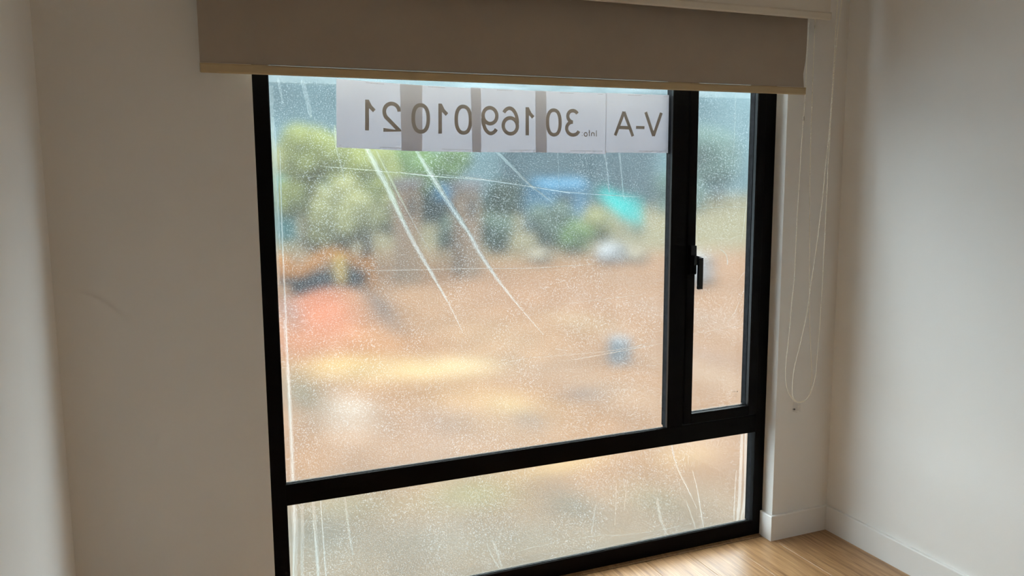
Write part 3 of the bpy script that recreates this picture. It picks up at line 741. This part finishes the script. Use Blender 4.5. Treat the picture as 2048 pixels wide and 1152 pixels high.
def leaf(name, c, var=.35): return ext(name, c, .9, var, 1.2, spec=.1)
m_yg = leaf('yellow_green_leaves', (.52, .55, .16)); m_gr = leaf('mid_green_leaves', (.30, .46, .16)); m_dk = leaf('dark_green_leaves', (.08, .11, .075))
m_pale = leaf('pale_olive_leaves', (.52, .50, .22)); m_trunk = ext('tree_bark', (.16, .10, .07), .9, .2); m_sage = leaf('sage_leaves', (.20, .27, .20))
def tree(px, ptop, Y, rpx, mat, label, name='tree', seed=0, base=None, sq=1.0, cat='tree'):
    rnd = random.Random(seed*13+5); c = at(px, ptop, Y); s = (Y-CAM.y)/F/math.cos(YAW-.1); R = rpx*s
    cz = c.z-R*sq; zb = ZG-.3 if base is None else base
    root = empty(name, (c.x, Y, zb))
    bm = bmesh.new()
    for k in range(11):
        a = rnd.uniform(0, 6.28); q = rnd.random()**.6*.62; hh = rnd.uniform(-.6, .55)*sq
        if k == 0: q = 0; hh = 0
        r = bmesh.ops.create_icosphere(bm, subdivisions=3, radius=R*(.75 if k == 0 else rnd.uniform(.34, .5)))
        o = Vector((c.x+R*q*math.cos(a), Y+R*q*math.sin(a), cz+R*hh))
        for v in r['verts']:
            d = v.co.normalized(); v.co = v.co*(1+.28*noise.noise(v.co*(2.6/R)*2+Vector((seed, k, 0)))); v.co.z *= sq; v.co += o
    place(link('crown', bm, mat), root)
    bm = bmesh.new(); bm_tube(bm, [(c.x, Y, zb), (c.x+.1*R, Y, (zb+cz)/2), (c.x, Y, cz)], [R*.12, R*.09, R*.05], 8); place(link('trunk', bm, m_trunk, smooth=True), root)
    return tag(root, label, cat, 'trees beyond the building site')
tree(625, 232, 66, 70, m_yg, 'blurred yellow green tree at the left edge of the big pane', seed=1)
tree(735, 246, 60, 92, m_yg, 'blurred yellow green tree directly below the left end of the paper sign', seed=2)
tree(565, 285, 92, 55, m_pale, 'pale olive tree cut off by the left frame of the big pane', seed=21)
tree(840, 262, 78, 62, m_gr, 'blurred green tree below the mirrored digits 010', seed=3)
tree(925, 268, 84, 48, m_gr, 'smaller green tree below the mirrored digit 9', seed=4)
tree(690, 340, 54, 80, m_pale, 'blurred pale olive tree above the orange excavator', seed=5)
tree(610, 330, 72, 55, m_yg, 'low yellow green tree between the teal shed and the olive tree above the excavator', seed=6)
tree(800, 385, 49.5, 50, m_pale, 'low pale olive bushy tree right of the excavator boom', seed=7)
tree(872, 350, 90, 60, m_dk, 'dark tree between the two tan sheds', seed=8, sq=1.25)
tree(1045, 360, 96, 70, m_dk, 'dark tree right of the second tan shed', seed=9)
tree(925, 425, 53, 42, m_sage, 'low sage green bush in front of the second tan shed', seed=10)
tree(1010, 430, 62, 45, m_sage, 'low sage green bush below the dark tree', seed=11)
tree(1130, 405, 62, 62, m_sage, 'sage green tree under the blue roofed shed', seed=12)
tree(1215, 410, 67, 48, m_pale, 'pale olive bush left of the bright turquoise tarpaulin', seed=13)
tree(1175, 440, 56, 40, m_gr, 'small green bush above the parked cream car', seed=14)
tree(1300, 450, 71, 40, m_sage, 'sage green bush under the turquoise tarpaulin', seed=15)
tree(1400, 330, 92, 70, leaf('blue_sage_leaves', (.24, .36, .30)), 'blurred blue green tree behind the casement pane', seed=16)
tree(1470, 240, 100, 80, leaf('light_sage_leaves', (.27, .40, .34)), 'taller pale tree at the top right of the casement pane', seed=17)

def house(name, px0, px1, ptop, Y, depth, mat, mroof, label, cat='building', roof=1.2, zb=ZG-.4, wins=2):
    a = at(px0, ptop, Y); b = at(px1, ptop, Y); zt = min(a.z, b.z)
    root = empty(name, ((a.x+b.x)/2, Y, zb)); bm = bmesh.new(); bm_box(bm, (a.x, Y, zb), (b.x, Y+depth, zt)); place(link('wall', bm, mat), root)
    bm = bmesh.new(); bm_prism(bm, [(Y-.4, zt), (Y+depth/2, zt+roof), (Y+depth+.4, zt), (Y+depth/2, zt-.02)], 'x', a.x-.3, b.x+.3); place(link('roof', bm, mroof), root)
    w = (b.x-a.x)/(2*wins+1)
    for k in range(wins):
        x0 = a.x+w*(2*k+1); bm = bmesh.new(); bm_box(bm, (x0, Y-.06, zt-1.9), (x0+w, Y+.05, zt-.7)); place(link('window', bm, m_dark), root)
    return tag(root, label, cat, 'tan sheds' if name == 'tan_shed' else None)
m_dark = ext('dark_window_glass', (.05, .06, .07), .2, .1)
m_teal = ext('teal_sheet_cladding', (.13, .36, .36), .6, .1); m_bl = ext('light_blue_sheet', (.16, .42, .66), .6, .1)
m_tan = ext('tan_render', (.58, .38, .24), .9, .15, 2); m_rooft = ext('grey_brown_roof', (.22, .19, .19), .8, .15)
m_cyan = ext('turquoise_tarpaulin', (.05, .75, .70), .5, .08, 3); m_slate = ext('blue_grey_cladding', (.15, .24, .28), .7, .2, .4)
m_white = ext('white_vehicle_paint', (.85, .86, .88), .35, .02); m_cream = ext('cream_vehicle_paint', (.85, .72, .52), .4, .03)
m_tyre = ext('black_rubber', (.02, .02, .02), .8, .1); m_oran = ext('orange_machine_paint', (.85, .34, .06), .5, .1, 2); m_yel = ext('yellow_machine_paint', (.95, .62, .15), .5, .08)
m_steel = ext('dark_undercarriage', (.03, .035, .045), .7, .2)
house('teal_building', 535, 598, 366, 78, 4, m_teal, m_teal, 'blurred teal shed at the left edge of the big pane', roof=.6, wins=1)
house('tan_shed', 815, 853, 372, 45.5, 2, m_tan, m_rooft, 'blurred tan shed under the second long crease, left one of two', wins=1, roof=.5)
house('tan_shed', 940, 978, 378, 46.5, 2, m_tan, m_rooft, 'blurred tan shed right of the small blue tank, right one of two', wins=1, roof=.5)
house('grey_building', 1050, 1345, 250, 102, 5, m_slate, m_slate, 'blurred blue grey building behind the right half of the big pane', wins=4, roof=2)
house('blue_roofed_shed', 1108, 1200, 374, 75, 5, m_bl, m_bl, 'blurred blue shed in front of the blue grey building', wins=1, roof=.8)
a = at(895, 372, 56.5); b = at(925, 402, 56.5); o = empty('raised_tank', ((a.x+b.x)/2, 56.5, b.z))
bm = bmesh.new(); bm_box(bm, (a.x, 56.5, b.z), (b.x, 58, a.z), .05)
place(link('tank_body', bm, m_bl), o); bm = bmesh.new()
for xx in (a.x+.1, b.x-.2): bm_box(bm, (xx, 56.6, ZG-.3), (xx+.1, 56.7, b.z+.05)); bm_box(bm, (xx, 57.7, ZG-.3), (xx+.1, 57.8, b.z+.05))
place(link('stand', bm, m_steel), o); tag(o, 'small light blue tank raised between two tan sheds', 'tank')
# turquoise tarpaulin draped over a frame
o = empty('tarpaulin', tuple(at(1275, 450, 60))); bm = bmesh.new(); G = []
for i in range(15):
    G.append([])
    for j in range(11):
        u, v = i/14, j/10; px = 1228+u*84; top = 375+22*u+8*math.sin(u*3); bot = 400+u*75 if u < .6 else 445+(u-.6)*30; py = top+(bot-top)*v
        p = at(px, py, 60-1.2*v+.5*math.sin(u*9)); G[-1].append(bm.verts.new(p))
for i in range(14):
    for j in range(10): bm.faces.new((G[i][j], G[i+1][j], G[i+1][j+1], G[i][j+1]))
r = bmesh.ops.extrude_face_region(bm, geom=bm.faces[:])
for e in r['geom']:
    if isinstance(e, bmesh.types.BMVert): e.co.y += .05
place(link('cover', bm, m_cyan, smooth=True), o)
bm = bmesh.new()
for px in (1238, 1270, 1303):
    t = at(px, 395, 60.2); bm_tube(bm, [(t.x, 60.2, ZG-.3), tuple(t)], .08, 6)
place(link('support_post', bm, m_steel), o); tag(o, 'bright turquoise tarpaulin blurred behind the film near the mullion', 'tarpaulin')

def vehicle(name, px, pbot, wpx, hpx, mat, label, cab=.35):
    g = gnd(px, pbot, ZG+.1); s = (g-CAM).dot(fw)/F; w, h = wpx*s, hpx*s; z0 = ZG+.0; root = empty(name, (g.x, g.y, z0))
    x0, x1 = g.x-w/2, g.x+w/2; y0, y1 = g.y, g.y+1.9
    bm = bmesh.new(); bm_prism(bm, [(x0, z0+h*.2), (x1, z0+h*.2), (x1, z0+h), (x0+w*cab, z0+h), (x0+w*.08, z0+h*.62), (x0, z0+h*.56)], 'y', y0, y1); bmesh.ops.bevel(bm, geom=bm.edges[:], offset=.06, segments=2, affect='EDGES'); place(link('body', bm, mat), root)
    bm = bmesh.new(); bm_box(bm, (x0+w*cab, y0-.02, z0+h*.64), (x0+w*.92, y0+.02, z0+h*.88)); place(link('side_window', bm, m_dark), root)
    for xx in (x0+w*.2, x0+w*.8):
        for y in (y0, y1-.2): bm = bmesh.new(); bm_tube(bm, [(xx, y-.02, z0+h*.18), (xx, y+.2, z0+h*.18)], h*.18, 14); place(link('wheel', bm, m_tyre), root)
    return tag(root, label, 'vehicle', 'vehicles parked on the site')
vehicle('van', 1262, 531, 46, 38, m_white, 'blurred white van beside the mullion in the big pane')
vehicle('car', 1312, 528, 34, 24, m_cream, 'blurred cream car just right of the white van')
vehicle('van', 1440, 578, 52, 62, m_white, 'blurred white van seen through the casement pane', .3)
vehicle('car', 1112, 528, 36, 24, m_cream, 'blurred cream car at the far side of the earth, left of centre sheds')

# excavator
E0 = gnd(665, 596, ZG); EY = E0.y
def ex(px, py, dy=0): return at(px, py, EY+dy)
root = empty('excavator', (E0.x, EY, ZG))
def poly(name, pts, dy, th, mat, par=None, bev=.04):
    bm = bmesh.new(); bm_prism(bm, [(p.x, p.z) for p in (ex(a, b) for a, b in pts)], 'y', EY+dy, EY+dy+th)
    if bev: bmesh.ops.bevel(bm, geom=bm.edges[:], offset=bev, segments=2, affect='EDGES')
    return place(link(name, bm, mat), par or root)
for dy in (-1.2, .7): poly('track', [(592, 588), (600, 600), (730, 600), (742, 590), (736, 577), (600, 574)], dy, .5, m_steel)
poly('undercarriage', [(615, 566), (720, 566), (720, 592), (615, 592)], -.7, 1.4, m_steel)
poly('engine_housing', [(540, 518), (578, 522), (604, 540), (612, 556), (540, 556)], -1.0, 2.0, m_oran)
poly('platform', [(560, 556), (735, 548), (735, 568), (560, 572)], -1.0, 2.0, m_steel)
poly('cab', [(672, 516), (692, 514), (694, 566), (674, 568)], -1.1, .9, m_yel)
poly('boom', [(600, 556), (612, 566), (640, 540), (668, 520), (690, 517), (740, 545), (752, 536), (700, 506), (672, 500), (645, 510), (620, 532)], -.25, .5, m_oran)
poly('arm', [(740, 518), (755, 520), (766, 600), (757, 612), (748, 602)], -.2, .4, m_oran)
poly('bucket', [(745, 604), (768, 606), (790, 640), (778, 668), (756, 660), (744, 632)], -.5, 1.0, m_steel)
tag(root, 'orange excavator with raised boom blurred behind the film, lower left', 'excavator')
# water tank and dark heaps on the site
g = gnd(1265, 735, ZG); root = empty('water_drum', (g.x, g.y, ZG)); bm = bmesh.new(); bm_tube(bm, [(g.x, g.y, ZG-.1), (g.x, g.y, ZG+.85)], .42, 24); place(link('drum_body', bm, ext('pale_blue_drum', (.38, .42, .46), .4, .05)), root)
bm = bmesh.new(); bm_tube(bm, [(g.x, g.y, ZG+.85), (g.x, g.y, ZG+.9)], .44, 24); place(link('drum_lid', bm, ext('grey_drum_lid', (.45, .5, .55), .5, .05)), root)
tag(root, 'pale blue drum standing on the earth, seen through the lower right of the big pane', 'drum')
